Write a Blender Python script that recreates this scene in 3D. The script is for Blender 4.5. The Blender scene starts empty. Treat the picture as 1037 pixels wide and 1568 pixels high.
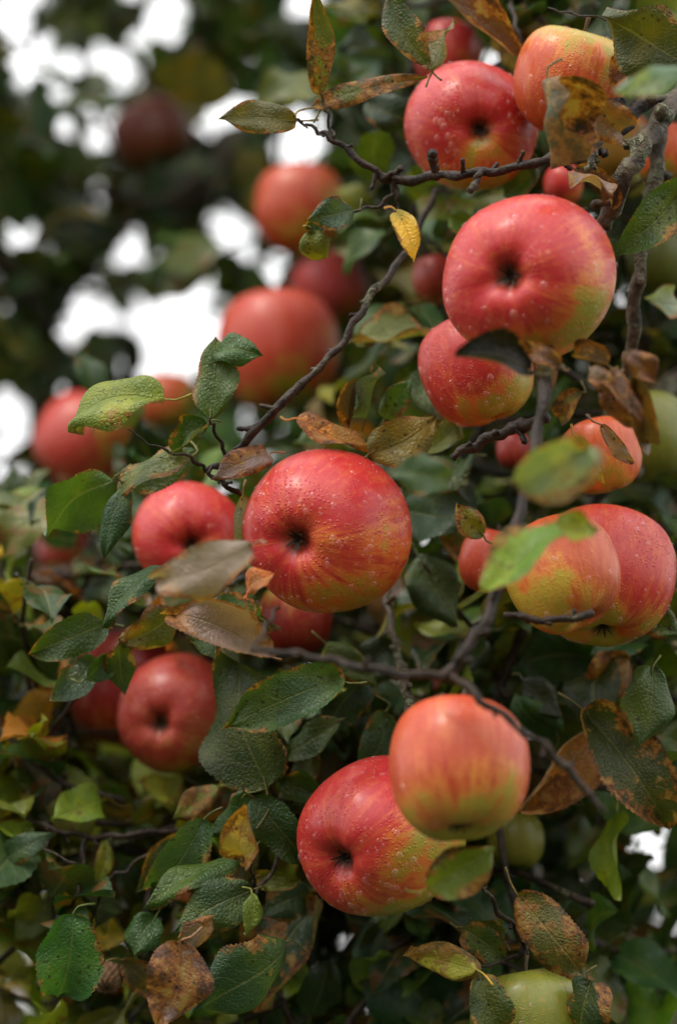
import bpy, bmesh, math, random
import numpy as np
from mathutils import Vector, Matrix
rng=np.random.default_rng(7); random.seed(7)
scene=bpy.context.scene
scene.view_settings.view_transform='Standard'
scene.view_settings.look='None'
scene.view_settings.exposure=0
# ---------------------------------------------------------------- camera
TILT=math.radians(12)
CAM=np.array([0,0,1.6])
cam=bpy.data.cameras.new('camera'); camo=bpy.data.objects.new('camera',cam)
scene.collection.objects.link(camo); scene.camera=camo
camo.location=CAM; camo.rotation_euler=(math.pi/2+TILT,0,0)
cam.lens=85; cam.sensor_width=36; cam.clip_end=1000; cam.clip_start=0.05
cam.dof.use_dof=True; cam.dof.focus_distance=1.172; cam.dof.aperture_fstop=3.5
K=36/85/1568
RX=np.array([1,0,0]); UP=np.array([0,-math.sin(TILT),math.cos(TILT)]); FW=np.array([0,math.cos(TILT),math.sin(TILT)])
def V3(x,y,z):  # tree-face frame: right, up, toward viewer
    return RX*x+UP*y-FW*z
def P(u,v,d): return CAM+RX*((u-518.5)*K*d)+UP*(-(v-784)*K*d)+FW*d
def proj(p):
    q=p-CAM; d=q@FW
    return (q@RX)/d/K+518.5, 784-(q@UP)/d/K, d
def nz(v):
    return v/ (np.linalg.norm(v)+1e-12)
# ---------------------------------------------------------------- node helper
class NT:
    def __init__(s,mat): 
        mat.use_nodes=True; s.t=mat.node_tree; s.t.nodes.clear()
    def n(s,typ,ins=None,**kw):
        nd=s.t.nodes.new(typ)
        for k,v in kw.items(): setattr(nd,k,v)
        if ins:
            for k,v in ins.items():
                if isinstance(v,bpy.types.NodeSocket): s.t.links.new(v,nd.inputs[k])
                else: nd.inputs[k].default_value=v
        return nd
    def m(s,op,a,b=0.0,c=0.0,clamp=False):
        nd=s.n('ShaderNodeMath',{0:a,1:b,2:c},operation=op); nd.use_clamp=clamp; return nd.outputs[0]
    def mix(s,f,a,b,bt='MIX'):
        nd=s.t.nodes.new('ShaderNodeMix'); nd.data_type='RGBA'; nd.blend_type=bt
        for i,v in ((0,f),(6,a),(7,b)):
            if isinstance(v,bpy.types.NodeSocket): s.t.links.new(v,nd.inputs[i])
            else: nd.inputs[i].default_value=v if i==0 else (tuple(v)+(1,))[:4]
        return nd.outputs[2]
    def ss(s,x,a,b):
        nd=s.n('ShaderNodeMapRange',{0:x,1:a,2:b,3:0.0,4:1.0},interpolation_type='SMOOTHSTEP'); return nd.outputs[0]
    def noise(s,vec,scale,detail=3,rough=.5,dist=0):
        return s.n('ShaderNodeTexNoise',{'Vector':vec,'Scale':scale,'Detail':detail,'Roughness':rough,'Distortion':dist}).outputs[0]
# ---------------------------------------------------------------- materials
def leaf_material():
    mat=bpy.data.materials.new('apple_leaf'); g=NT(mat)
    pos=g.n('ShaderNodeTexCoord').outputs['Object']
    ac=g.n('ShaderNodeAttribute',attribute_name='lcol'); au=g.n('ShaderNodeAttribute',attribute_name='luv')
    sep=g.n('ShaderNodeSeparateXYZ',{0:au.outputs['Vector']})
    u,v,r=sep.outputs
    col=ac.outputs['Color']; bl=ac.outputs['Alpha']
    n1=g.noise(pos,70,2,.6); n2=g.noise(pos,160,3,.65); n3=g.noise(pos,45,1,.5)
    absu=g.m('ABSOLUTE',u)
    s=g.m('MULTIPLY_ADD',g.m('POWER',absu,1.25),-1.9,g.m('MULTIPLY',v,7.0))
    s=g.m('ADD',s,g.m('MULTIPLY',n1,1.5)); s=g.m('ADD',s,g.m('MULTIPLY',g.m('SIGN',u),.27))
    fr=g.m('ABSOLUTE',g.m('SUBTRACT',g.m('FRACT',s),.5))
    side=g.m('SUBTRACT',1.0,g.ss(fr,.0,.07))
    side=g.m('MULTIPLY',side,g.m('SUBTRACT',1.0,g.m('MULTIPLY',absu,.75)))
    mid=g.m('SUBTRACT',1.0,g.ss(absu,.015,.06))
    vein=g.m('MAXIMUM',g.m('MULTIPLY',side,.55),mid)
    vor=g.n('ShaderNodeTexVoronoi',{'Vector':pos,'Scale':480.0},feature='DISTANCE_TO_EDGE').outputs['Distance']
    c=g.mix(g.m('MULTIPLY',g.ss(n1,.35,.7),.55),col,g.mix(1.0,col,(.5,.6,.45),'MULTIPLY'))
    c=g.mix(g.m('MULTIPLY',g.ss(n3,.45,.66),.55),c,g.mix(1.0,col,(2.2,1.6,.8),'MULTIPLY'))
    c=g.mix(g.m('MULTIPLY',vein,.42),c,g.mix(.45,col,(.36,.36,.12)))
    e=g.m('MULTIPLY',g.m('POWER',absu,2.5),.24)
    bn=g.m('ADD',g.m('ADD',g.m('MULTIPLY',n3,.55),g.m('MULTIPLY',n2,.5)),e)
    th=g.m('MULTIPLY_ADD',bl,-.40,.79)
    bm=g.m('SUBTRACT',bn,th); bmask=g.ss(bm,0,.07)
    bcol=g.n('ShaderNodeValToRGB',{0:n2}); cr=bcol.color_ramp
    cr.elements[0].position=.36; cr.elements[0].color=(.032,.014,.007,1)
    cr.elements[1].position=.66; cr.elements[1].color=(.36,.23,.06,1)
    el=cr.elements.new(.45); el.color=(.11,.04,.012,1)
    el=cr.elements.new(.54); el.color=(.29,.10,.02,1)
    c=g.mix(g.m('MULTIPLY',bmask,.85),c,bcol.outputs[0])
    vs=g.n('ShaderNodeTexVoronoi',{'Vector':pos,'Scale':230.0}).outputs['Distance']
    sp=g.m('MULTIPLY',g.m('SUBTRACT',1.0,g.ss(vs,.12,.28)),g.ss(n3,.46,.56))
    c=g.mix(g.m('MULTIPLY',sp,.8),c,(.03,.017,.01))
    bf=g.n('ShaderNodeNewGeometry').outputs['Backfacing']
    c=g.mix(g.m('MULTIPLY',bf,.5),c,g.mix(.5,c,(.22,.24,.15)))
    h=g.m('ADD',g.m('MULTIPLY',vein,-.7),g.m('MULTIPLY',g.ss(vor,0,.3),.30))
    h=g.m('ADD',h,g.m('MULTIPLY',n2,1.3))
    h=g.m('ADD',h,g.m('MULTIPLY',n1,.8))
    bump=g.n('ShaderNodeBump',{'Height':h,'Strength':.7,'Distance':.0011})
    rough=g.m('MULTIPLY_ADD',n1,.40,.18)
    rough=g.m('ADD',rough,g.m('MULTIPLY',bmask,.2))
    bs=g.n('ShaderNodeBsdfPrincipled',{'Base Color':c,'Roughness':rough,'Normal':bump.outputs[0],'Specular IOR Level':.46})
    tc=g.mix(1.0,c,(1.8,1.7,.5),'MULTIPLY')
    tr=g.n('ShaderNodeBsdfTranslucent',{'Color':tc})
    mx=g.n('ShaderNodeMixShader',{0:.26,1:bs.outputs[0],2:tr.outputs[0]})
    g.n('ShaderNodeOutputMaterial',{0:mx.outputs[0]})
    return mat
def far_leaf_material(name,rich):
    mat=bpy.data.materials.new(name); g=NT(mat)
    ac=g.n('ShaderNodeAttribute',attribute_name='lcol'); au=g.n('ShaderNodeAttribute',attribute_name='luv')
    u,v,r=g.n('ShaderNodeSeparateXYZ',{0:au.outputs['Vector']}).outputs
    pos=g.n('ShaderNodeTexCoord').outputs['Object']
    n=g.noise(pos,75,2 if rich else 0,.6); absu=g.m('ABSOLUTE',u)
    col=ac.outputs['Color']
    c=g.mix(g.ss(n,.4,.7),col,g.mix(1.0,col,(1.7,1.4,.8),'MULTIPLY'))
    c=g.mix(g.m('MULTIPLY',g.ss(g.m('ADD',n,g.m('MULTIPLY',ac.outputs['Alpha'],.3)),.68,.76),.75),c,(.15,.06,.018))
    vein=g.m('SUBTRACT',1.0,g.ss(absu,.02,.1))
    ins={}
    if rich:
        s=g.m('ADD',g.m('MULTIPLY_ADD',absu,-2.0,g.m('MULTIPLY',v,7.0)),g.m('MULTIPLY',n,1.5))
        fr=g.m('ABSOLUTE',g.m('SUBTRACT',g.m('FRACT',s),.5))
        vein=g.m('MAXIMUM',vein,g.m('MULTIPLY',g.m('SUBTRACT',1.0,g.ss(fr,0,.08)),.4))
        ins['Normal']=g.n('ShaderNodeBump',{'Height':g.m('ADD',g.m('MULTIPLY',vein,-.5),g.m('MULTIPLY',n,2.2)),'Strength':.7,'Distance':.0012}).outputs[0]
    c=g.mix(g.m('MULTIPLY',vein,.3),c,(.20,.21,.07))
    bs=g.n('ShaderNodeBsdfPrincipled',{'Base Color':c,'Roughness':.38,'Specular IOR Level':.40,**ins})
    tr=g.n('ShaderNodeBsdfTranslucent',{'Color':g.mix(1.0,c,(1.7,1.7,.5),'MULTIPLY')})
    out=g.n('ShaderNodeMixShader',{0:.22 if rich else .16,1:bs.outputs[0],2:tr.outputs[0]}).outputs[0]
    g.n('ShaderNodeOutputMaterial',{0:out}); return mat
def bark_material(name,base,lichen):
    mat=bpy.data.materials.new(name); g=NT(mat)
    pos=g.n('ShaderNodeTexCoord').outputs['Object']
    n1=g.noise(pos,120,4,.7); n2=g.noise(pos,35,2,.6); n3=g.noise(pos,300,3,.7)
    c=g.mix(g.ss(n1,.35,.65),[x*.45 for x in base],[x*1.5 for x in base])
    lm=g.m('MULTIPLY',g.ss(n2,.60-.2*lichen,.72-.2*lichen),g.ss(n3,.4,.55))
    c=g.mix(g.m('MULTIPLY',lm,.85),c,g.mix(n1,(.10,.11,.04),(.28,.28,.18)))
    h=g.m('ADD',g.m('MULTIPLY',n1,1.0),g.m('MULTIPLY',lm,.7))
    bump=g.n('ShaderNodeBump',{'Height':h,'Strength':.9,'Distance':.0025})
    bs=g.n('ShaderNodeBsdfPrincipled',{'Base Color':c,'Roughness':.5,'Normal':bump.outputs[0],'Specular IOR Level':.3})
    g.n('ShaderNodeOutputMaterial',{0:bs.outputs[0]}); return mat
def simple(name,col,rough=.6,scale=200,var=.5):
    mat=bpy.data.materials.new(name); g=NT(mat)
    pos=g.n('ShaderNodeTexCoord').outputs['Object']
    n1=g.noise(pos,scale,3,.6)
    c=g.mix(n1,[x*(1-var) for x in col],[x*(1+var) for x in col])
    bump=g.n('ShaderNodeBump',{'Height':n1,'Strength':.5,'Distance':.001})
    bs=g.n('ShaderNodeBsdfPrincipled',{'Base Color':c,'Roughness':rough,'Normal':bump.outputs[0]})
    g.n('ShaderNodeOutputMaterial',{0:bs.outputs[0]}); return mat
def drop_material():
    mat=bpy.data.materials.new('water_drop'); g=NT(mat)
    gl=g.n('ShaderNodeBsdfGlossy',{'Color':(1,1,1,1),'Roughness':.05})
    tp=g.n('ShaderNodeBsdfTransparent',{'Color':(1,1,1,1)})
    df=g.n('ShaderNodeBsdfDiffuse',{'Color':(.95,.40,.36,1)})  # pink diffuse painted in for the light gathered inside a drop
    fr=g.n('ShaderNodeFresnel',{'IOR':1.42})
    bf=g.n('ShaderNodeNewGeometry').outputs['Backfacing']; front=g.m('SUBTRACT',1.0,bf)
    a=g.n('ShaderNodeMixShader',{0:g.m('MULTIPLY',front,.11),1:tp.outputs[0],2:df.outputs[0]})
    mx=g.n('ShaderNodeMixShader',{0:g.m('MULTIPLY',fr.outputs[0],front),1:a.outputs[0],2:gl.outputs[0]})
    g.n('ShaderNodeOutputMaterial',{0:mx.outputs[0]}); return mat
RED=(.54,.022,.024)
def skin_material(idx,ydir,yamt,red,mid,yel,streak,drops):
    mat=bpy.data.materials.new('apple_skin_%d'%idx); g=NT(mat)
    pos=g.n('ShaderNodeTexCoord').outputs['Object']
    off=g.n('ShaderNodeVectorMath',{0:pos,1:(idx*1.37,idx*.71,idx*2.1)},operation='ADD').outputs[0]
    sp=g.n('ShaderNodeSeparateXYZ',{0:pos}); x,y,z=sp.outputs
    rho=g.m('SQRT',g.m('ADD',g.m('MULTIPLY',x,x),g.m('MULTIPLY',y,y)))
    rr=g.m('MAXIMUM',rho,.02)
    mv=g.n('ShaderNodeCombineXYZ',{0:g.m('DIVIDE',x,rr),1:g.m('DIVIDE',y,rr),2:g.m('MULTIPLY',z,.22)}).outputs[0]
    mv=g.n('ShaderNodeVectorMath',{0:mv,1:(idx*.9,idx*.4,idx*.3)},operation='ADD').outputs[0]
    st=g.noise(mv,11.0,3,.65,.3); st2=g.noise(mv,2.4,1,.5,.2)
    nb=g.noise(off,1.5,2,.55); nf=g.noise(off,10,3,.6)
    dt=g.n('ShaderNodeVectorMath',{0:pos,1:ydir},operation='DOT_PRODUCT').outputs['Value']
    yv=g.m('ADD',dt,g.m('MULTIPLY',g.m('SUBTRACT',nb,.5),2.2))
    yv=g.m('ADD',yv,g.m('MULTIPLY',g.m('SUBTRACT',st,.5),1.3*streak+.45))
    t=g.ss(yv,.36-yamt,1.44-yamt)
    ramp=g.n('ShaderNodeValToRGB',{0:t}); cr=ramp.color_ramp
    cr.elements[0].position=0; cr.elements[0].color=tuple(red)+(1,)
    cr.elements[1].position=1; cr.elements[1].color=tuple(yel)+(1,)
    e=cr.elements.new(.30); e.color=tuple(.70*a_+.30*b_ for a_,b_ in zip(red,mid))+(1,)
    e=cr.elements.new(.62); e.color=tuple(mid)+(1,)
    c=ramp.outputs[0]
    f=g.m('MULTIPLY',g.ss(st,.44,.72),.34+.40*streak)
    f=g.m('MULTIPLY',f,g.ss(st2,.28,.56))
    c=g.mix(f,c,g.mix(.8,c,mid))
    d2=g.m('MULTIPLY',g.m('SUBTRACT',1.0,g.ss(st,.28,.52)),.42)
    c=g.mix(d2,c,g.mix(1.0,c,(.72,.50,.62),'MULTIPLY'))
    c=g.mix(g.m('MULTIPLY',g.ss(nf,.50,.74),.34),c,g.mix(.6,c,(.80,.28,.06)))
    vo=g.n('ShaderNodeTexVoronoi',{'Vector':off,'Scale':13.0}).outputs['Distance']
    ln=g.m('SUBTRACT',1.0,g.ss(vo,.03,.10))
    c=g.mix(g.m('MULTIPLY',ln,.28),c,(.80,.48,.25))
    cav=g.m('SUBTRACT',1.0,g.ss(g.m('ADD',rho,g.m('MULTIPLY',g.m('SUBTRACT',nf,.5),.25)),.06,.24))
    c=g.mix(g.m('MULTIPLY',cav,.8),c,(.10,.05,.015))
    wd=g.n('ShaderNodeTexVoronoi',{'Vector':off,'Scale':21.0}).outputs['Distance']
    wm=g.m('MULTIPLY',g.m('SUBTRACT',1.0,g.ss(wd,.12,.40)),g.ss(nb,.42,.56))
    hh=g.m('ADD',g.m('MULTIPLY',wm,.9*drops),g.m('MULTIPLY',nf,.24))
    bump=g.n('ShaderNodeBump',{'Height':hh,'Strength':.42,'Distance':.0016})
    bs=g.n('ShaderNodeBsdfPrincipled',{'Base Color':c,'Roughness':g.m('MULTIPLY_ADD',nf,.16,.31),'Normal':bump.outputs[0],
        'Specular IOR Level':.5,'Coat Weight':.18,'Coat Roughness':.18,'Coat IOR':1.45})
    g.n('ShaderNodeOutputMaterial',{0:bs.outputs[0]}); return mat
M_LEAF=leaf_material(); M_MID=far_leaf_material('crown_face_leaf',True); M_FAR=far_leaf_material('crown_leaf',False)
M_BARK=bark_material('twig_bark',(.034,.021,.014),.12); M_LICH=bark_material('lichen_bark',(.085,.062,.04),.7)
M_DROP=drop_material(); M_CAL=simple('dry_calyx',(.05,.03,.018),.8,300); M_STEM=simple('fruit_stem',(.10,.06,.025),.6)
# ---------------------------------------------------------------- mesh accumulators
class Acc:
    def __init__(s): s.v=[];s.f=[];s.m=[];s.c=[];s.u=[];s.n=0
    def add(s,v,f,mi=0,c=None,u=None):
        v=np.asarray(v,float); f=np.asarray(f,int)
        s.v.append(v); s.f.append(f+s.n); s.m.append(np.full(len(f),mi)); s.n+=len(v)
        s.c.append(np.tile(c,(len(v),1)) if c is not None else np.zeros((len(v),4)))
        s.u.append(u if u is not None else np.zeros((len(v),3)))
    def obj(s,name,mats,parent=None,attrs=True,mw=None):
        V=np.concatenate(s.v); me=bpy.data.meshes.new(name)
        loops=[];tot=[]
        for f in s.f:
            loops.append(f.ravel()); tot.append(np.full(len(f),f.shape[1]))
        loops=np.concatenate(loops); tot=np.concatenate(tot); start=np.concatenate([[0],np.cumsum(tot)[:-1]])
        if mw is not None:
            mi=np.array(mw.inverted()); V=V@mi[:3,:3].T+mi[:3,3]
        me.vertices.add(len(V)); me.vertices.foreach_set('co',V.ravel())
        me.loops.add(len(loops)); me.loops.foreach_set('vertex_index',loops)
        me.polygons.add(len(tot)); me.polygons.foreach_set('loop_start',start); me.polygons.foreach_set('loop_total',tot)
        me.polygons.foreach_set('material_index',np.concatenate(s.m)); me.polygons.foreach_set('use_smooth',np.ones(len(tot),bool))
        if attrs:
            a=me.attributes.new('lcol','FLOAT_COLOR','POINT'); a.data.foreach_set('color',np.concatenate(s.c).ravel())
            a=me.attributes.new('luv','FLOAT_VECTOR','POINT'); a.data.foreach_set('vector',np.concatenate(s.u).ravel())
        for m in mats: me.materials.append(m)
        me.update(calc_edges=True); me.validate()
        o=bpy.data.objects.new(name,me); scene.collection.objects.link(o)
        if mw is not None: o.matrix_world=mw
        if parent: o.parent=parent
        return o
def catmull(pts,n):
    n=max(n,2)
    p=np.asarray(pts,float); p=np.vstack([2*p[0]-p[1],p,2*p[-1]-p[-2]]); out=[]
    segs=len(p)-3
    for i in range(segs):
        a,b,c,d=p[i:i+4]
        t=np.linspace(0,1,n,endpoint=(i==segs-1))[:,None]
        out.append(.5*((2*b)+(-a+c)*t+(2*a-5*b+4*c-d)*t*t+(-a+3*b-3*c+d)*t**3))
    return np.concatenate(out)
def tube(acc,pts,rad,mi=0,sides=8,n=6,rough=.12,c=None,wob=0.0):
    rad=np.full(len(pts),rad) if np.isscalar(rad) else np.asarray(rad,float)
    q=catmull(np.column_stack([pts,rad]),n); p=q[:,:3]; r=np.abs(q[:,3])
    if wob>0:
        ph=rng.random(3)*6; k=np.arange(len(p))
        p=p+wob*np.column_stack([np.sin(k*1.3+ph[0]),np.sin(k*.9+ph[1]),np.sin(k*1.1+ph[2])])
    r=r*(1+rough*rng.standard_normal(len(r)))
    T=np.gradient(p,axis=0); T/=np.linalg.norm(T,axis=1)[:,None]+1e-12
    a=nz(np.cross(T[0],[.3,.2,.9])); A=[]
    for t in T:
        a=nz(a-t*(a@t)); A.append(a)
    A=np.array(A); B=np.cross(T,A); th=np.linspace(0,2*np.pi,sides,endpoint=False)
    ring=(A[:,None,:]*np.cos(th)[None,:,None]+B[:,None,:]*np.sin(th)[None,:,None])
    jit=1+rough*.8*rng.standard_normal((len(p),sides,1)) if rough>0 else 1
    V=(p[:,None,:]+ring*r[:,None,None]*jit).reshape(-1,3)
    N=len(p); i=np.arange(N-1)[:,None]*sides; j=np.arange(sides)[None,:]; j2=(j+1)%sides
    F=np.stack([i+j,i+j2,i+sides+j2,i+sides+j],-1).reshape(-1,4)
    V=np.vstack([V,p[0]-T[0]*r[0]*.4,p[-1]+T[-1]*r[-1]*.6]); 
    acc.add(V,F,mi,c)
    e0=N*sides; j=np.arange(sides)
    base=acc.n-len(V)
    cap=np.concatenate([np.stack([np.full(sides,e0),(j+1)%sides,j],-1),np.stack([np.full(sides,e0+1),(N-1)*sides+j,(N-1)*sides+(j+1)%sides],-1)])
    acc.f.append(cap+base); acc.m.append(np.full(len(cap),mi))
    return p,r
COL=dict(g=(.054,.098,.019),dg=(.024,.052,.015),bg=(.046,.095,.036),yg=(.165,.21,.022),y=(.44,.35,.06),o=(.38,.155,.026),
         b=(.13,.068,.032),p=(.25,.18,.14),pg=(.20,.24,.13),k=(.008,.008,.006),ol=(.105,.112,.022))
def leafmesh(acc,base,t,n,L,W,col,blotch,bend=.4,fold=.25,wave=.05,nv=30,nu=8,serr=.05,twist=0,pet=True,petdir=None):
    t=nz(t); n=nz(n-t*(n@t)); b=np.cross(t,n)
    v=np.linspace(0,1,nv+1); u=np.linspace(-1,1,nu+1)
    s=np.sin(np.pi*np.clip(v,0,1)**.84); s=np.clip(s,0,1)**(.52+.58*v); s[0]=.03; s[-1]=.0
    hw=.5*W*s*(1+.05*np.sin(v*11+rng.random()*6))
    th=bend*(v-.45)*2+ .12*np.sin(v*7+rng.random()*6)*abs(bend)
    ca=np.concatenate([[0],np.cumsum((np.cos(th[1:])+np.cos(th[:-1]))/2/nv)]); sa=np.concatenate([[0],np.cumsum((np.sin(-th[1:])+np.sin(-th[:-1]))/2/nv)])
    sa-=sa[-1]*v; ca/=max(ca[-1],.3)
    U,Vv=np.meshgrid(u,v); X=U*hw[:,None]
    if serr>0:
        tooth=(np.arange(nv+1)%2)*2-1
        X[:,0]*=1+serr*tooth+serr*.5*rng.standard_normal(nv+1); X[:,-1]*=1+serr*tooth+serr*.5*rng.standard_normal(nv+1)
    ph=rng.random(4)*6.28
    Z=fold*np.abs(X)+wave*W*U**2*(np.sin(Vv*11+ph[0])*(U>0)+np.sin(Vv*9.5+ph[1])*(U<=0))+wave*.4*W*np.sin(Vv*6+U*3+ph[2])
    Z=Z-fold*.35*X*X/(W*.5+1e-9)*np.sign(fold if fold!=0 else 1)
    if nv>40: # curled margins
        cu=rng.normal(.0,.30); Z=Z+cu*W*.5*np.abs(U)**5; X=X*(1-.25*abs(cu)*np.abs(U)**4)
    tw=twist*(Vv-.5); Xc=X*np.cos(tw)-Z*np.sin(tw); Zc=X*np.sin(tw)+Z*np.cos(tw)
    nl=n[None,:]*np.cos(th)[:,None]+t[None,:]*np.sin(th)[:,None]
    ctr=base+t[None,:]*(ca*L)[:,None]+n[None,:]*(sa*L)[:,None]
    sway=.06*L*np.sin(v*3.1)*rng.standard_normal()
    ctr=ctr+b[None,:]*sway[:,None]
    pts=ctr[:,None,:]+b*Xc[...,None]+nl[:,None,:]*Zc[...,None]
    w=nu+1; i=np.arange(nv)[:,None]*w; j=np.arange(nu)[None,:]
    F=np.stack([i+j,i+j+1,i+w+j+1,i+w+j],-1).reshape(-1,4)
    uv=np.stack([U,Vv,np.full_like(U,rng.random())],-1).reshape(-1,3)
    c=np.array(list(col)+[blotch])
    acc.add(pts.reshape(-1,3),F,0,c,uv)
    if pet:
        pd=petdir if petdir is not None else -t*.9-UP*.2+rng.standard_normal(3)*.25
        pl=L*.28
        pp=[base+t*L*.12+n*0,base,base+nz(pd)*pl*.5,base+nz(pd+rng.standard_normal(3)*.3)*pl]
        pr=.0005 if nv>15 else .0007
        tube(acc,np.array(pp),[pr*.7,pr,pr,pr*1.3],0,5 if nv>15 else 3,3 if nv>15 else 2,0,c=np.array([col[0]*1.3+.05,col[1]*1.0+.03,col[2]+.01,.1]))
def vary(c,a=.25):
    k=1+a*rng.standard_normal(); k=max(k,.45); h=1+.12*rng.standard_normal(3)
    return tuple(np.clip(np.array(c)*k*h,.003,.8))
# ---------------------------------------------------------------- apples
PROF=[(0,.62),(.07,.64),(.16,.75),(.28,.865),(.45,.915),(.66,.87),(.86,.69),(.98,.38),(1.0,.05),(.955,-.28),(.83,-.57),(.64,-.775),(.45,-.865),(.31,-.875),(.21,-.83),(.13,-.755),(.06,-.70),(0,-.69)]
_q=catmull(np.array(PROF),5)
def ico(sub):
    bm=bmesh.new(); bmesh.ops.create_icosphere(bm,subdivisions=sub,radius=1)
    v=np.array([x.co[:] for x in bm.verts]); f=np.array([[q.index for q in x.verts] for x in bm.faces]); bm.free(); return v,f
ICO2=ico(2)
APPLES=[]; apple_i=[0]
def apple(u,v,w,h,d,cal,ydir=(.5,-.85,0),yamt=.15,red=RED,mid=(.74,.18,.03),yel=(.38,.34,.025),streak=.4,drops=150,name='apple',wr=0):
    idx=apple_i[0]; apple_i[0]+=1
    c=P(u,v,d); R=(w+h)/4*K*d
    cal=np.array(cal,float); cal/=np.linalg.norm(cal)
    zl=-V3(*cal)
    a=nz(np.cross(zl,rng.standard_normal(3))); b=np.cross(zl,a)
    rot=Matrix(np.column_stack([a,b,zl]).tolist()).to_4x4()
    mw=Matrix.Translation(Vector(c))@rot@Matrix.Scale(R,4)
    acc=Acc(); ns=64
    q=_q.copy(); q[:,0]=np.clip(q[:,0],0.0005,None)
    ph=np.linspace(0,2*np.pi,ns,endpoint=False)
    rr=q[:,0][:,None]*np.ones(ns); zz=q[:,1][:,None]*np.ones(ns)
    low=np.clip(.4-zz,0,1.3)/1.3
    p5=rng.random()*6; k1,k2,k3=rng.random(3)*6
    lob=1+.028*low*np.cos(5*ph+p5)+.022*np.cos(ph+k1)+.025*np.cos(2*ph+k2)+.014*np.cos(3*ph+k3)*zz
    X=rr*lob*np.cos(ph); Y=rr*lob*np.sin(ph); Z=zz*(1+.04*np.cos(ph+k3))+.020*low*np.cos(5*ph+p5)*np.clip(rr*2,0,1)
    if wr:
        m=1+wr*(np.sin(9*ph+6*zz)+.7*np.sin(14*ph-9*zz)+.5*rng.standard_normal(zz.shape)); X*=m; Y*=m; Z*=m
    pts=np.stack([X,Y,Z],-1).reshape(-1,3)
    N=len(q); i=np.arange(N-1)[:,None]*ns; j=np.arange(ns)[None,:]; j2=(j+1)%ns
    F=np.stack([i+j,i+ns+j,i+ns+j2,i+j2],-1).reshape(-1,4)
    M=np.array(mw); tow=lambda p: p@M[:3,:3].T+M[:3,3]
    acc.add(tow(pts),F,0)
    for s_ in range(7):
        an=s_*2*np.pi/7+rng.random()*.5; ra=np.array([np.cos(an),np.sin(an),0]); ta=np.array([-np.sin(an),np.cos(an),0])
        l=.12+.09*rng.random(); ww=.036
        pr=[]
        for k,(o_,z_) in enumerate([(.02,-.69),(.045,-.76),(.07+.04*rng.random(),-.82),(.08+l*.6*rng.random(),-.85-l*.3*rng.random())]):
            wk=ww*(1-k/3.3)
            for sg in (-1,0,1): pr.append(ra*o_+ta*wk*sg+np.array([0,0,z_+.012*(sg==0)]))
        f=[]
        for k in range(3):
            for m_ in range(2): f.append([k*3+m_,k*3+m_+1,k*3+3+m_+1,k*3+3+m_])
        acc.add(tow(np.array(pr)),np.array(f),1)
    for s_ in range(8):
        an=rng.random()*6.28; o_=.04*rng.random()
        p0=np.array([o_*np.cos(an),o_*np.sin(an),-.69]); p1=p0*[1.6,1.6,1.12]+rng.standard_normal(3)*.01
        tube(acc,tow(np.array([p0,p1])),.006*R,1,3,2,0)
    st=tow(np.array([[0,0,.6],[.01,.0,.8],[.05,.03,1.0],[.12,.05,1.2]]))
    tube(acc,st,[.04*R,.03*R,.028*R,.045*R],2,8,4,.05)
    for _ in range(drops):
        ki=int(rng.integers(14,N-24)); jj=int(rng.integers(0,ns))
        pt=pts[ki*ns+jj]+0
        du=pts[ki*ns+(jj+1)%ns]-pt; dv=pts[(ki+1)*ns+jj]-pt; pt=pt+du*rng.random()+dv*rng.random()*.9
        nn=nz(np.cross(dv,du)); 
        if nn@pt<0: nn=-nn
        nw=nn@ (M[:3,:3].T/R)
        if nw[1]>.35: continue
        sz=(.00042+.0012*rng.random()**3.2)*(1.0 if nw[2]>-.1 else 1.35)
        t1=nz(np.cross(nw,[0,0,1.0])+1e-6); t2=np.cross(nw,t1)
        el=1+.5*rng.random()
        ctr=tow(pt[None])[0]
        vv=ICO2[0]; vv=ctr+vv[:,:1]*t1*sz+vv[:,1:2]*t2*sz*el+vv[:,2:3]*nw*sz*.6
        acc.add(vv,ICO2[1],3)
    yd=V3(*nz(np.array(ydir,float))); yl=yd@np.column_stack([a,b,zl])
    sk=skin_material(idx,tuple(float(q_) for q_ in yl),yamt,red,mid,yel,streak,1.0 if drops>0 else .3)
    if name!='apple':
        sk=simple('shriveled_skin',(.16,.08,.035),.75,9,.7)
    o=acc.obj(name,[sk,M_CAL,M_STEM,M_DROP],attrs=False,mw=mw)
    APPLES.append((c,R,u,v,d,(w+h)/4)); return o
PINK=(.56,.024,.027); ORG=(.62,.08,.018); DRK=(.34,.018,.018)
apple(498,812,243,258,1.20,(-.42,-.13,.88),(.55,-.85,.15),.28,PINK,drops=520,streak=.4)
apple(808,424,262,256,1.13,(-.33,-.08,.9),(.55,-.8,.1),.36,PINK,drops=320)
apple(722,192,188,212,1.26,(.1,-.22,.95),(.2,-.95,.1),.24,PINK,drops=340,streak=.3)
apple(872,127,160,180,1.22,(-.25,-.95,-.05),(.3,.5,.1),.50,ORG,mid=(.76,.24,.045),streak=.5,drops=160)
apple(732,570,158,190,1.22,(.3,-.9,.2),(.6,-.5,.1),.36,(.54,.03,.024),streak=.4)
apple(580,1285,240,252,1.19,(-.55,-.18,.8),(.85,-.5,.1),.50,PINK,drops=420,streak=.35)
apple(702,1180,235,205,1.07,(.0,-.86,.42),(.1,-.95,.2),.50,(.60,.075,.024),mid=(.76,.23,.045),yel=(.46,.37,.04),streak=.5,drops=60)
apple(928,886,180,244,1.21,(-.1,-.85,.45),(-.3,-.9,.2),.45,(.55,.035,.024),mid=(.72,.2,.03),streak=.4,drops=240)
apple(862,882,158,195,1.15,(.35,-.8,.4),(-.5,-.6,.4),.46,(.60,.09,.024),mid=(.72,.23,.035),yel=(.50,.36,.035),streak=.45,drops=60)
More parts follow.
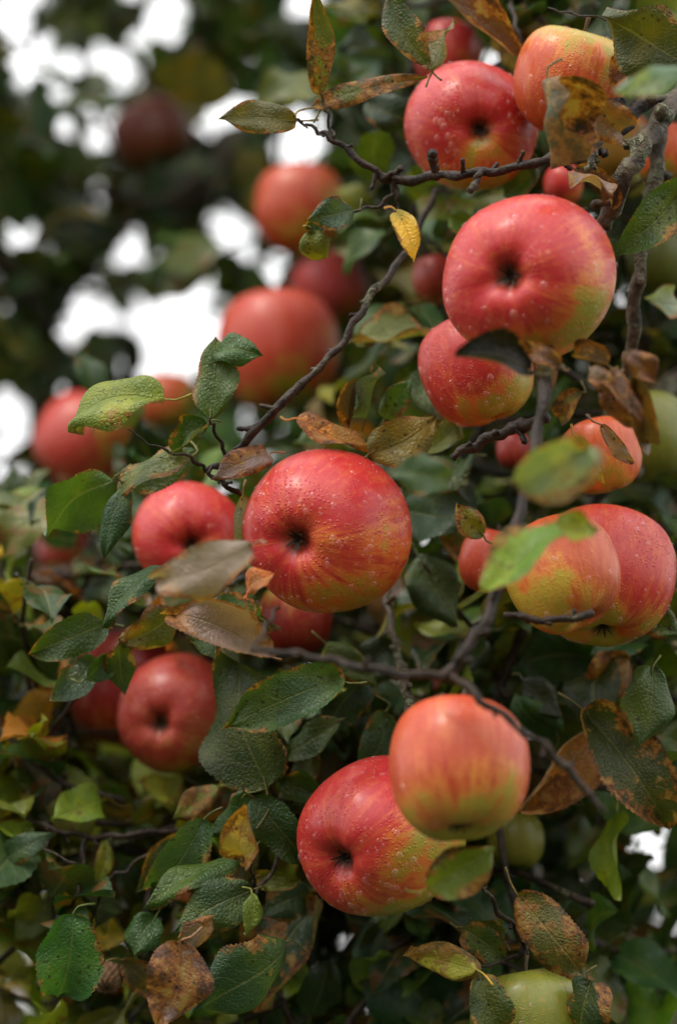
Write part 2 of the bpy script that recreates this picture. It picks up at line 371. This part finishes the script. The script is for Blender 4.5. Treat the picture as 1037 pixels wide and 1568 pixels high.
apple(752,862,95,105,1.24,(-.3,-.9,.2),(.6,-.5,0),.4,(.62,.07,.03),streak=.5,drops=60)
apple(922,700,108,130,1.23,(.2,-.9,.2),(-.2,-.9,.2),.52,(.62,.09,.024),mid=(.74,.25,.035),streak=.5,drops=40)
apple(990,672,104,176,1.33,(.2,-.9,.2),(0,0,1),1.8,(.3,.3,.04),mid=(.19,.20,.020),yel=(.16,.18,.018),drops=0)
apple(290,826,176,172,1.30,(.1,-.1,.9),(.4,-.9,0),.25,PINK,drops=140)
apple(268,1095,150,208,1.33,(-.22,-.08,.9),(.5,-.8,0),.35,(.48,.045,.032),mid=(.52,.17,.05),drops=100)
apple(196,1062,172,190,1.44,(-.3,-.8,.3),(-.4,-.8,0),.15,(.50,.022,.022),drops=0)
apple(430,540,196,178,1.60,(.1,-.95,.2),(.5,-.8,0),.48,(.54,.05,.026),mid=(.60,.16,.035),drops=0,streak=.3)
apple(122,676,142,152,1.65,(-.5,-.7,.2),(.9,-.2,0),.32,(.48,.036,.028),mid=(.52,.14,.035),drops=0,streak=.3)
apple(255,615,86,90,1.75,(0,-.9,.2),(.5,-.6,0),.65,(.60,.10,.03),mid=(.66,.22,.05),drops=0)
apple(457,322,150,130,1.66,(-.1,-.95,.2),(.5,-.7,.1),.55,(.52,.06,.024),mid=(.56,.17,.035),streak=.5,drops=0)
apple(505,440,140,80,1.78,(.4,-.8,.2),(.5,-.7,.1),.1,(.62,.07,.08),drops=0)
apple(235,212,140,100,1.98,(.4,-.8,.2),(.5,-.7,.1),.4,(.20,.038,.02),mid=(.2,.07,.02),yel=(.10,.08,.02),drops=0)
apple(686,86,112,98,1.4,(0,-.9,.2),(.5,-.7,.1),.1,PINK,drops=0)
apple(668,428,60,90,1.42,(0,-.9,.2),(.5,-.7,.1),.1,DRK,drops=0)
apple(452,950,112,112,1.33,(0,-.9,.2),(.0,.7,.1),.3,DRK,mid=(.5,.15,.03),drops=0)
apple(788,692,60,56,1.35,(0,-.9,.2),(.5,-.7,.1),.0,DRK,drops=0)
apple(815,1574,190,176,1.2,(.1,-.9,.2),(0,0,1),1.9,(.36,.2,.03),mid=(.25,.24,.028),yel=(.21,.23,.025),drops=60)
apple(790,1288,88,90,1.3,(0,-.9,.2),(0,0,1),1.8,(.30,.2,.03),mid=(.24,.22,.022),yel=(.20,.20,.02),drops=0)
apple(98,842,84,76,1.75,(0,-.9,.2),(.5,-.7,.1),.1,(.3,.022,.022),drops=0)
apple(1022,240,90,110,1.32,(0,-.9,.2),(0,-.7,.1),.6,ORG,streak=.7,drops=0)
apple(945,222,100,110,1.38,(0,-.9,.2),(0,-.4,.9),.8,ORG,yel=(.4,.26,.04),streak=.7,drops=0)
apple(1012,400,110,104,1.4,(0,-.9,.2),(0,0,1),1.8,(.3,.3,.04),mid=(.14,.15,.02),yel=(.11,.14,.016),drops=0)
apple(862,284,64,60,1.32,(0,-.9,.2),(.5,-.7,.1),.1,PINK,drops=0)
apple(166,1498,42,48,1.22,(0,-.6,.6),drops=0,name='shriveled_apple',wr=.05)
# ---------------------------------------------------------------- tree
tree=bpy.data.objects.new('apple_tree',None); scene.collection.objects.link(tree)
BR=Acc()
def branch(pl,rpx,mi=0,n=7,spurs=True,sides=10,wob=.0008):
    pts=np.array([P(u,v,d) for u,v,d in pl]); dm=np.mean([x[2] for x in pl])
    rp=np.array(rpx if not np.isscalar(rpx) else [rpx]*len(pl),float)*K*dm
    if len(rp)!=len(pl): rp=np.interp(np.linspace(0,1,len(pl)),np.linspace(0,1,len(rp)),rp)
    p,r=tube(BR,pts,rp,mi,sides,n,.11,wob=wob)
    if spurs:
        k=3
        while k<len(p)-2:
            dirn=nz(rng.standard_normal(3)); tt=nz(p[k+1]-p[k]); dirn=nz(dirn-tt*(dirn@tt)+tt*.5)
            l=r[k]*(1.2+2.8*rng.random()**1.5)
            tube(BR,np.array([p[k],p[k]+dirn*(r[k]+l*.5),p[k]+dirn*(r[k]+l*.8),p[k]+dirn*(r[k]+l)]),[r[k]*.8,r[k]*.5,r[k]*.66,r[k]*.35],mi,7,3,.12)
            k+=int(rng.integers(3,6))
branch([(455,183,1.2),(485,200,1.2),(512,215,1.2),(575,262,1.2),(607,275,1.2),(690,268,1.18),(760,262,1.17),(830,246,1.17),(885,226,1.18),(940,198,1.2),(1000,145,1.22),(1060,90,1.25)],[2.2,3,4.5,6,7.5,7,6.5,7.5,10,12,13,15])
branch([(668,262,1.17),(664,247,1.165),(660,235,1.16)],[7,6,8],spurs=False)
branch([(735,262,1.17),(728,280,1.165),(722,292,1.16)],[6,5,6],spurs=False)
branch([(905,215,1.17),(908,240,1.16),(900,262,1.16)],[8,6,5])
branch([(607,275,1.2),(592,308,1.2),(550,321,1.2),(515,325,1.2)],[4.5,3,2,1.5],spurs=False)
branch([(607,275,1.2),(608,310,1.2),(606,330,1.2)],[3.5,2,1.2],spurs=False)
branch([(512,215,1.2),(500,175,1.2),(490,143,1.2)],[3.5,2,1.5],spurs=False)
branch([(670,290,1.3),(640,350,1.27),(612,400,1.23),(560,465,1.21),(520,530,1.2),(460,590,1.19),(400,650,1.19),(350,703,1.2),(318,722,1.2)],[5,5.5,5,5.5,5.5,6,6.5,6,4])
branch([(318,722,1.2),(350,745,1.2),(385,772,1.22)],[4,4,5])
branch([(350,703,1.2),(330,660,1.19),(322,640,1.18)],[3.5,2.5,1.5],spurs=False)
branch([(318,722,1.2),(290,700,1.19),(240,685,1.18),(200,660,1.18)],[3.5,2.5,1.8,1.2],spurs=False)
branch([(1080,110,1.24),(1037,150,1.2),(1000,200,1.18),(960,265,1.17),(925,348,1.19)],[20,17,15,14,13],1)
branch([(1010,190,1.22),(995,330,1.22),(975,430,1.22),(962,560,1.24),(930,650,1.27)],[13,11,10,9,9],1)
branch([(385,996,1.03),(450,1000,1.03),(520,1014,1.03),(600,1030,1.03),(680,1032,1.04),(715,990,1.04),(755,925,1.05),(790,800,1.06),(820,680,1.08),(838,560,1.1),(835,520,1.14)],[3,5,6,6.5,8,8,8,8,8,10,12])
branch([(385,996,1.03),(410,955,1.06),(425,930,1.1)],[3,3,3],spurs=False)
branch([(690,1030,1.04),(745,1078,1.03),(830,1140,1.03),(880,1190,1.03),(925,1245,1.03)],[6,6,5.5,5.5,5])
branch([(690,700,1.17),(740,675,1.17),(790,655,1.16),(835,640,1.15)],[5,8,9,9])
branch([(590,900,1.27),(600,960,1.25),(615,1020,1.23),(628,1086,1.2),(640,1150,1.22)],[6,7,7,8,8],1)
branch([(770,940,1.12),(840,950,1.12),(905,940,1.12)],[5,6,7])
branch([(20,903,1.4),(60,892,1.39),(110,882,1.38),(165,876,1.37),(218,862,1.36)],[3.5,4,5,5,4])
branch([(190,1003,1.22),(240,975,1.22),(300,948,1.22),(350,925,1.23),(400,892,1.25)],[2.5,3.5,3.5,4,4])
branch([(190,1003,1.22),(130,1050,1.25),(60,1150,1.3)],[3,3,3])
branch([(-20,1215,1.28),(40,1250,1.27),(90,1272,1.26),(150,1282,1.26),(215,1276,1.26),(290,1268,1.27)],[3,3.5,4,4.5,4,3])
branch([(130,1280,1.26),(125,1340,1.25),(110,1400,1.24)],[4,3,2.5])
branch([(90,1272,1.26),(70,1300,1.24),(120,1322,1.23)],[3,2,1.5],spurs=False)
branch([(235,1300,1.24),(190,1335,1.24),(160,1350,1.24),(140,1420,1.24)],[2,2.5,2.5,2],spurs=False)
branch([(375,1310,1.18),(388,1340,1.19),(392,1370,1.2),(430,1300,1.22),(415,1240,1.23)],[2,2.5,3,3,2.5],spurs=False)
branch([(60,520,2.2),(85,480,2.2),(130,415,2.2),(200,340,2.15),(280,268,2.1),(420,190,2.0)],[15,14,13,12,10,8],1)
branch([(-40,340,1.9),(0,395,1.9),(50,475,1.95),(110,550,2.0),(150,640,2.0)],[12,11,10,8,7],1)
branch([(120,290,1.9),(250,310,1.9),(380,300,1.9),(540,280,1.9)],[5,6,6,6])
branch([(160,20,2.0),(230,120,2.0),(300,210,2.0),(390,300,2.0)],[6,7,8,8])
branch([(730,1340,1.18),(760,1390,1.19),(800,1440,1.2),(790,1465,1.2),(720,1482,1.19)],[2.5,4,5,4,2])
branch([(960,720,1.3),(880,800,1.3),(830,900,1.3),(760,1080,1.3),(760,1250,1.28),(800,1440,1.26)],[10,9,8,7,6,5])
branch([(780,0,1.3),(790,40,1.28),(800,90,1.28)],[3,3,3])
branch([(840,14,1.2),(880,22,1.2),(930,30,1.2)],[1.5,1.8,1.5],spurs=False)
def limb(pts,rad,mi=1,n=8): tube(BR,np.array(pts,float),rad,mi,14,n,.05,wob=.004)
trunk=Acc()
tube(trunk,np.array([[1.05,2.75,-.1],[1.03,2.7,.3],[1.0,2.65,.8],[.97,2.7,1.25],[1.0,2.75,1.6]]),[.17,.125,.105,.10,.11],0,22,8,.04,wob=.004)
limb([[.99,2.72,1.45],[.8,2.3,1.75],[.55,1.7,1.95],P(1150,40,1.32),P(1080,110,1.24)],[.085,.06,.035,.014,.0055])
limb([[.99,2.72,1.45],[.75,2.4,1.6],[.5,1.9,1.72],P(1100,640,1.5),P(960,720,1.3)],[.08,.05,.03,.012,.004])
limb([[1.0,2.75,1.5],[.7,2.9,2.0],[.3,2.7,2.35],[-.1,2.4,2.45],P(420,190,2.0),P(250,310,1.9)],[.08,.06,.04,.025,.009,.004])
limb([[.7,2.9,2.0],[.2,2.7,2.05],[-.25,2.4,2.0],P(60,520,2.2),P(-60,700,2.1)],[.05,.035,.02,.009,.006])
limb([[.98,2.7,1.2],[.6,2.5,1.4],[.2,2.2,1.45],[-.15,1.8,1.5],[-.4,1.5,1.55]],[.06,.04,.025,.013,.006])
limb([[.98,2.75,1.6],[1.1,2.8,2.3],[1.3,2.7,3.0]],[.09,.05,.02])
limb([[.98,2.75,1.6],[.75,3.2,2.4],[.4,3.5,3.0]],[.07,.045,.015])
limb([[1.0,2.75,1.4],[1.5,2.6,1.9],[1.9,2.3,2.3]],[.07,.045,.015])
# ---------------------------------------------------------------- hero leaves
LF=Acc()
def hl(bu,bv,tu,tv,w,kind,bl=.3,d=1.2,dt=0.0,roll=None,bend=None,fold=None,wave=.07,under=False,twist=None,pet=True):
    base=P(bu,bv,d); tip=P(tu,tv,d+dt)
    t=tip-base; L=np.linalg.norm(t); t/=L
    n=V3(0.0,.3,1.0); n=nz(n-t*(n@t))
    roll=math.radians(rng.normal(0,24) if roll is None else roll)
    b=np.cross(t,n); n=n*math.cos(roll)+b*math.sin(roll)
    if under: n=-n
    bend=rng.normal(.4,.35) if bend is None else bend
    fold=rng.uniform(.1,.6) if fold is None else fold
    W=w*K*d*1.15/max(math.cos(roll),.6)
    leafmesh(LF,base,t,n,L,W,vary(COL[kind],.10),bl,bend,fold,wave,56,10,.024,rng.normal(0,.45) if twist is None else twist,pet)
H=[(455,185,335,182,52,'ol',.35),(490,145,482,-15,42,'ol',.6),(478,165,655,118,36,'ol',.7),(655,98,598,-25,52,'g',.3),(662,110,697,32,42,'ol',.5),
(690,0,798,90,50,'b',.6,1.24),(838,122,848,258,72,'dg',.7,1.12),(1045,95,922,22,78,'g',.2,1.18),(1045,108,940,140,38,'pg',.1,1.02),
(540,322,470,338,46,'bg',.45),(502,335,468,352,30,'bg',.4),(478,352,500,395,44,'yg',.3),(606,322,634,402,34,'y',.15),(690,330,722,362,34,'yg',.3,1.27),
(548,520,665,515,64,'yg',.55,1.3),(550,520,622,472,44,'g',.3,1.32),(322,640,330,515,64,'g',.3,1.19),(328,540,402,545,52,'g',.3,1.2),
(252,612,103,662,84,'yg',.2,1.17),(172,735,70,822,60,'g',.15,1.22),(292,700,170,772,46,'ol',.3),(300,690,175,745,40,'g',.2,1.22),(198,748,160,856,46,'bg',.25),(320,650,278,692,40,'g',.2,1.19),
(412,700,325,735,44,'p',.6),(455,640,572,685,42,'o',.6,1.21),(565,695,668,636,70,'ol',.15,1.2),(535,640,545,585,26,'b',.5,1.22),(560,640,590,570,36,'g',.2,1.22),(590,640,632,578,38,'g',.1,1.23),
(640,695,705,628,40,'yg',.1,1.23),(690,735,596,725,58,'bg',.25,1.03),(790,735,886,692,88,'pg',.4,.99),(740,905,882,792,64,'yg',.35,1.03),(850,800,915,812,46,'yg',.1,1.02),
(808,568,696,545,60,'k',.0,1.06),(385,835,243,880,70,'p',.45,1.08),(372,760,378,862,30,'pg',.2,1.2),(247,868,158,962,44,'bg',.3,1.19),(270,935,182,985,48,'ol',.4,1.21),
(160,955,45,1002,52,'g',.2,1.22),(150,1010,75,1075,50,'bg',.1,1.22),(185,985,192,1065,46,'g',.3,1.2),(398,995,272,942,66,'p',.45,1.15),(395,945,310,925,44,'bg',.5,1.17),
(512,1040,348,1112,76,'bg',.08,1.17),(408,1208,360,998,108,'g',.05,1.2),(412,1130,430,1195,34,'bg',.1,1.22),(520,1105,445,1155,44,'g',.1,1.24),(480,1150,425,1225,40,'g',.15,1.25),
(388,1220,470,1318,58,'dg',.05,1.2),(378,1215,315,1278,48,'g',.2,1.2),(335,1205,265,1255,52,'yg',.75,1.24),(372,1312,378,1232,54,'y',.6,1.15),(312,1255,232,1352,58,'bg',.1,1.21),
(365,1318,222,1392,48,'g',.1,1.2),(388,1362,268,1428,76,'bg',.1,1.19),(386,1368,376,1432,28,'yg',.1,1.18),(240,1402,205,1468,54,'g',.1,1.22),(438,1443,290,1552,76,'bg',.2,1.18),
(278,1440,238,1570,88,'p',.65,1.14),(112,1402,88,1525,86,'bg',.1,1.2),(492,1380,415,1545,100,'dg',.65,1.27),(792,1370,890,1492,76,'ol',.6,1.19),(730,1485,618,1462,48,'y',.7,1.17),
(655,1360,758,1298,66,'yg',.5,1.08),(900,1095,1018,1262,98,'g',.5,1.22),(1000,1020,978,1142,80,'g',.1,1.2),(915,1112,795,1235,72,'o',.6,1.26),(560,1415,700,1575,130,'dg',.0,1.3),
(-20,1215,40,1212,40,'yg',.2,1.3),(5,1318,86,1275,40,'bg',.1,1.26),(1045,290,938,392,66,'g',.2,1.16),(1040,470,985,455,48,'pg',.4,1.1),(710,1420,772,1472,44,'g',.3,1.2),(770,1440,720,1405,36,'g',.2,1.21),
(950,205,908,148,50,'b',.4,1.14),(878,275,938,300,44,'p',.5,1.16),(880,260,935,320,30,'b',.6,1.17),
(960,540,1005,590,40,'b',.5,1.08),(925,580,985,650,34,'b',.6,1.1),(975,575,990,670,40,'b',.3,1.09),(930,560,880,545,34,'b',.8,1.1),(940,580,985,640,46,'b',.5,1.1),(920,650,965,705,22,'p',.4,1.18),(885,670,925,742,22,'y',.5,1.18),
(835,545,838,605,30,'ol',.6,1.1),(560,1040,500,1120,60,'dg',.2,1.26),(600,980,560,1060,60,'dg',.1,1.28),(640,850,700,960,80,'dg',.05,1.27),(620,780,740,790,80,'dg',.1,1.29),(680,800,745,850,60,'ol',.8,1.28),
(500,985,580,1050,50,'g',.2,1.25),(590,1090,545,1180,54,'bg',.1,1.24),(430,1200,500,1230,46,'g',.1,1.23),(800,1040,860,1100,60,'dg',.1,1.26),(850,1120,790,1060,50,'g',.2,1.27),(720,700,650,760,60,'dg',.1,1.27),
(1000,940,1045,970,50,'g',.3,1.22),(1000,860,1045,900,60,'ol',.4,1.27),(560,155,640,190,50,'dg',.2,1.3),(520,150,600,230,60,'dg',.2,1.5),(650,560,665,640,50,'g',.1,1.28),(270,1290,215,1360,50,'g',.2,1.25),
(300,980,330,1010,30,'g',.2,1.2),(820,258,770,300,44,'g',.3,1.25),(760,270,700,300,30,'g',.3,1.3),(970,80,935,130,40,'b',.5,1.2),(950,100,1000,60,40,'b',.5,1.24),(280,1440,330,1400,34,'p',.5,1.18),(185,1470,240,1530,44,'ol',.5,1.22),(740,820,700,770,40,'yg',.3,1.2),
(1000,300,1045,330,50,'g',.2,1.25),(130,1040,170,1000,30,'g',.1,1.2),(400,1340,455,1345,30,'yg',.3,1.22),(470,1370,400,1400,60,'dg',.4,1.26),(100,930,40,880,50,'yg',.2,1.45),(380,905,420,880,34,'o',.2,1.12),(350,900,430,960,36,'ol',.5,1.22),
(960,1010,890,1060,60,'o',.7,1.27),(150,1350,160,1280,30,'yg',.3,1.26),(860,560,815,540,30,'b',.6,1.09),(890,600,860,650,34,'ol',.7,1.12),(935,600,900,560,30,'p',.5,1.09),
(735,1500,760,1580,60,'g',.2,1.17),(900,1500,880,1580,70,'dg',.4,1.17)]
for i,h in enumerate(H):
    d=h[7] if len(h)>7 else 1.2
    cr_=h[5] in('b','p')
    hl(*h[:7],d=d,dt=rng.normal(0,.012),wave=.16 if cr_ else .10, bend=(rng.normal(.9,.4) if cr_ else None),fold=(.9 if h[5]=='b' else None))
# ---------------------------------------------------------------- filler foliage in clusters
FT=Acc(); FF=Acc()
GAPS=[(50,92,42),(168,95,42),(240,30,34),(468,218,50),(342,165,38),(358,350,44),(265,510,70),(305,450,32),(28,640,44),(28,362,38),(130,495,42),(208,382,30),(155,205,26),(15,15,34),(470,2,34),(425,425,30),(75,545,24),
 (235,570,30),(10,720,28),(380,620,16),(590,215,14)]
AU=np.array([[a[2],a[3],a[4],a[5]] for a in APPLES])
APC=np.array([a[0] for a in APPLES]); APR=np.array([a[1] for a in APPLES]); GP=np.array(GAPS,float)
def blocked(p,ll):
    u,v,d=proj(p)
    if (np.linalg.norm(APC-p,axis=1)<APR+ll*.35).any(): return True
    mg=np.where(AU[:,2]>1.5,.12,.38)
    if ((AU[:,2]>d-.02)&(np.hypot(AU[:,0]-u,AU[:,1]-v)<AU[:,3]+mg*ll/(K*d))).any(): return True
    if (np.hypot(GP[:,0]-u,GP[:,1]-v)<GP[:,2]+ll*.12/(K*d)).any(): return True
    if math.hypot(u-1005,v-1290)<46: return True
    return False
def pick(pos,near):
    u,v,d=proj(pos); r=rng.random()
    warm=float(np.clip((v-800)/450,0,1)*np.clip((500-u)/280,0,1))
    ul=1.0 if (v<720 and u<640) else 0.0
    if r<.10+.28*warm-.05*ul: k='yg'
    elif r<.115+.32*warm-.06*ul: k='y'
    elif r<.13+.37*warm-.07*ul: k='o'
    elif r<.22+.42*warm: k='ol'
    elif r<.24+.44*warm-.02*ul: k='b'
    elif r<.54+.22*warm: k='dg'
    elif r<.88: k='g'
    else: k='bg'
    c=np.array(vary(COL[k],.25))
    if not near: c*=.72+.5*warm+.35*ul  # deep leaves darkened: crown interior shade put into their colour
    return tuple(c),(.10+.55*rng.random()**2)*(1-.7*ul)
def cluster(c,near,ll0=.052,nleaf=8):
    ax=nz(rng.standard_normal(3)*[1,.7,.7]+np.array([-.3,-.3,.3])); Lt=.10+.08*rng.random()
    side=nz(np.cross(ax,rng.standard_normal(3)))
    pts=np.array([c-ax*Lt*.5,c-ax*Lt*.15+side*.006,c+ax*Lt*.2-side*.004,c+ax*Lt*.5])
    if not any(blocked(q,.0) for q in pts):
        tube(BR,pts,[.0022,.0018,.0015,.001],0,5,3,.08)
    for k in range(nleaf):
        f=rng.random()**.7; o=c+ax*Lt*(f-.5)
        an=k*2.4+rng.random(); s2=np.cross(ax,side)
        t=nz(ax*.5+side*math.cos(an)+s2*math.sin(an)+np.array([0,-.15,-.25])+rng.standard_normal(3)*.25)
        L=ll0*(.6+.65*rng.random()); b0=o+t*L*.3
        ctr=b0+t*L*.5
        if blocked(ctr,L): continue
        n=nz(np.array([0,-.55,1.0])+rng.standard_normal(3)*.55)
        if abs(n@t)>.9: n=nz(np.array([0,-1,.2])+rng.standard_normal(3)*.2)
        col,bl=pick(ctr,near)
        if near: leafmesh(FT,b0,t,n,L,L*(.54+.13*rng.random()),col,bl,rng.normal(.4,.3),rng.uniform(.1,.6),.09,22,6,.03,rng.normal(0,.5),True,-t+ (o-b0)*10)
        else: leafmesh(FF,b0,t,n,L,L*(.54+.14*rng.random()),col,bl,rng.normal(.4,.3),rng.uniform(.1,.4),.06,6,2,0,0,False,-t)
def place(N,ur,vr,dr,near,ll,nl=8):
    for _ in range(N):
        d=rng.uniform(*dr)
        p=P(rng.uniform(*ur),rng.uniform(*vr),d)
        cluster(p,near,ll,nl)
place(80,(-60,470),(1000,1620),(1.28,1.46),True,.040)
place(60,(450,1100),(950,1620),(1.30,1.46),True,.044)
place(60,(600,1120),(-60,950),(1.34,1.5),True,.044)
place(26,(-60,420),(760,1050),(1.35,1.5),True,.042)
place(200,(-150,1200),(640,1750),(1.5,2.2),False,.056)
place(120,(600,1250),(-250,800),(1.5,2.2),False,.056)
place(360,(-250,640),(-200,700),(1.75,2.6),False,.054)
place(60,(-1400,-150),(-600,2200),(1.7,2.8),False,.062)
place(90,(1150,2600),(-900,2200),(1.5,2.8),False,.062)
place(55,(-200,1500),(-1100,-250),(1.8,2.8),False,.062)
# ---------------------------------------------------------------- hedge behind, and an unseen one added behind the viewer to block light
HG=Acc()
for _ in range(3200):
    x=rng.uniform(-4,4.5); y=rng.uniform(4.6,5.8); top=2.6+.35*math.sin(x*2.1)+.25*math.sin(x*5.3+1)+.15*rng.standard_normal()
    z=rng.uniform(-.05,1)*top
    p=np.array([x,y,z]); u,v,d=proj(p)
    if abs(u-1005)<60 and abs(v-1290)<80: continue
    t=nz(rng.standard_normal(3)); n=nz(np.array([0,-.7,.8])+rng.standard_normal(3)*.6); L=.14+.06*rng.random()
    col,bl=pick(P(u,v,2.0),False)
    leafmesh(HG,p,t,n,L,L*.65,tuple(np.array(col)*.6),bl,.3,.2,.05,5,2,0,0,False)  # hedge leaf colour scaled down to paint in the shade of its interior
for x in np.arange(-3.8,4.4,.45):
    tube(HG,np.array([[x,5.4,-.05],[x+.1*rng.standard_normal(),5.4,1.0],[x+.25*rng.standard_normal(),5.3,2.2]]),[.04,.025,.01],1,6,4,.1)
hg=HG.obj('unseen_shade_hedge',[M_FAR,M_BARK])
shade_hedge=bpy.data.objects.new('unseen_shade_hedge',hg.data); scene.collection.objects.link(shade_hedge); shade_hedge.rotation_euler=(0,0,math.pi); shade_hedge.location=(0,1.8,0); shade_hedge.scale=(1.3,1,1.5)  # second hedge added out of view, holds back low frontal light
o=BR.obj('branches',[M_BARK,M_LICH],tree,attrs=False)
trunk.obj('trunk',[M_LICH],tree,attrs=False)
LF.obj('front_leaves',[M_LEAF],tree); FT.obj('crown_face_foliage',[M_MID],tree); FF.obj('crown_foliage',[M_FAR],tree)
# ---------------------------------------------------------------- ground
bm=bmesh.new(); bmesh.ops.create_grid(bm,x_segments=80,y_segments=80,size=300)
for v in bm.verts: v.co.z=.15*math.sin(v.co.x*.05)*math.sin(v.co.y*.04)
me=bpy.data.meshes.new('ground'); bm.to_mesh(me); bm.free(); go=bpy.data.objects.new('ground',me); scene.collection.objects.link(go)
gm=bpy.data.materials.new('grass'); g=NT(gm); pos=g.n('ShaderNodeTexCoord').outputs['Object']
c=g.mix(g.noise(pos,3,4,.7),(.03,.055,.015),(.06,.08,.022)); c=g.mix(g.ss(g.noise(pos,40,2),.6,.7),c,(.12,.07,.03))
bp=g.n('ShaderNodeBump',{'Height':g.noise(pos,60,3,.8),'Strength':1.0,'Distance':.05})
g.n('ShaderNodeOutputMaterial',{0:g.n('ShaderNodeBsdfPrincipled',{'Base Color':c,'Roughness':.8,'Normal':bp.outputs[0]}).outputs[0]})
me.materials.append(gm)
# ---------------------------------------------------------------- light: overcast sky, brighter overhead
w=bpy.data.worlds.new('World'); scene.world=w; w.use_nodes=True; nt=w.node_tree; nt.nodes.clear()
SUNV=nz(np.array([-.42,-.34,.84])); el=math.asin(SUNV[2]); az=math.atan2(SUNV[0],SUNV[1])
sky=nt.nodes.new('ShaderNodeTexSky'); sky.sky_type='NISHITA'; sky.sun_disc=False; sky.sun_elevation=el; sky.sun_rotation=az; sky.dust_density=4; sky.air_density=1
hs=nt.nodes.new('ShaderNodeHueSaturation'); hs.inputs['Saturation'].default_value=.3
tcw=nt.nodes.new('ShaderNodeTexCoord'); sx=nt.nodes.new('ShaderNodeSeparateXYZ'); nt.links.new(tcw.outputs['Generated'],sx.inputs[0])
ma=nt.nodes.new('ShaderNodeMath'); ma.operation='MULTIPLY_ADD'; ma.inputs[1].default_value=10.0; ma.inputs[2].default_value=13.2; nt.links.new(sx.outputs[2],ma.inputs[0])
mxx=nt.nodes.new('ShaderNodeMath'); mxx.operation='MAXIMUM'; mxx.inputs[1].default_value=4.0; nt.links.new(ma.outputs[0],mxx.inputs[0])
mx=nt.nodes.new('ShaderNodeMix'); mx.data_type='RGBA'; mx.inputs[0].default_value=.8; nt.links.new(mxx.outputs[0],mx.inputs[7])
bgn=nt.nodes.new('ShaderNodeBackground'); bgn.inputs[1].default_value=.12; ow=nt.nodes.new('ShaderNodeOutputWorld')
nt.links.new(sky.outputs[0],hs.inputs['Color']); nt.links.new(hs.outputs[0],mx.inputs[6]); nt.links.new(mx.outputs[2],bgn.inputs[0]); nt.links.new(bgn.outputs[0],ow.inputs[0])
sl=bpy.data.lights.new('sun','SUN'); sl.energy=1.4; sl.angle=math.radians(16); sl.color=(1,.92,.80)
so=bpy.data.objects.new('sun',sl); scene.collection.objects.link(so); so.rotation_euler=Vector(-SUNV).to_track_quat('-Z','Y').to_euler()
print('leaf verts',LF.n,FT.n,FF.n,HG.n,BR.n)
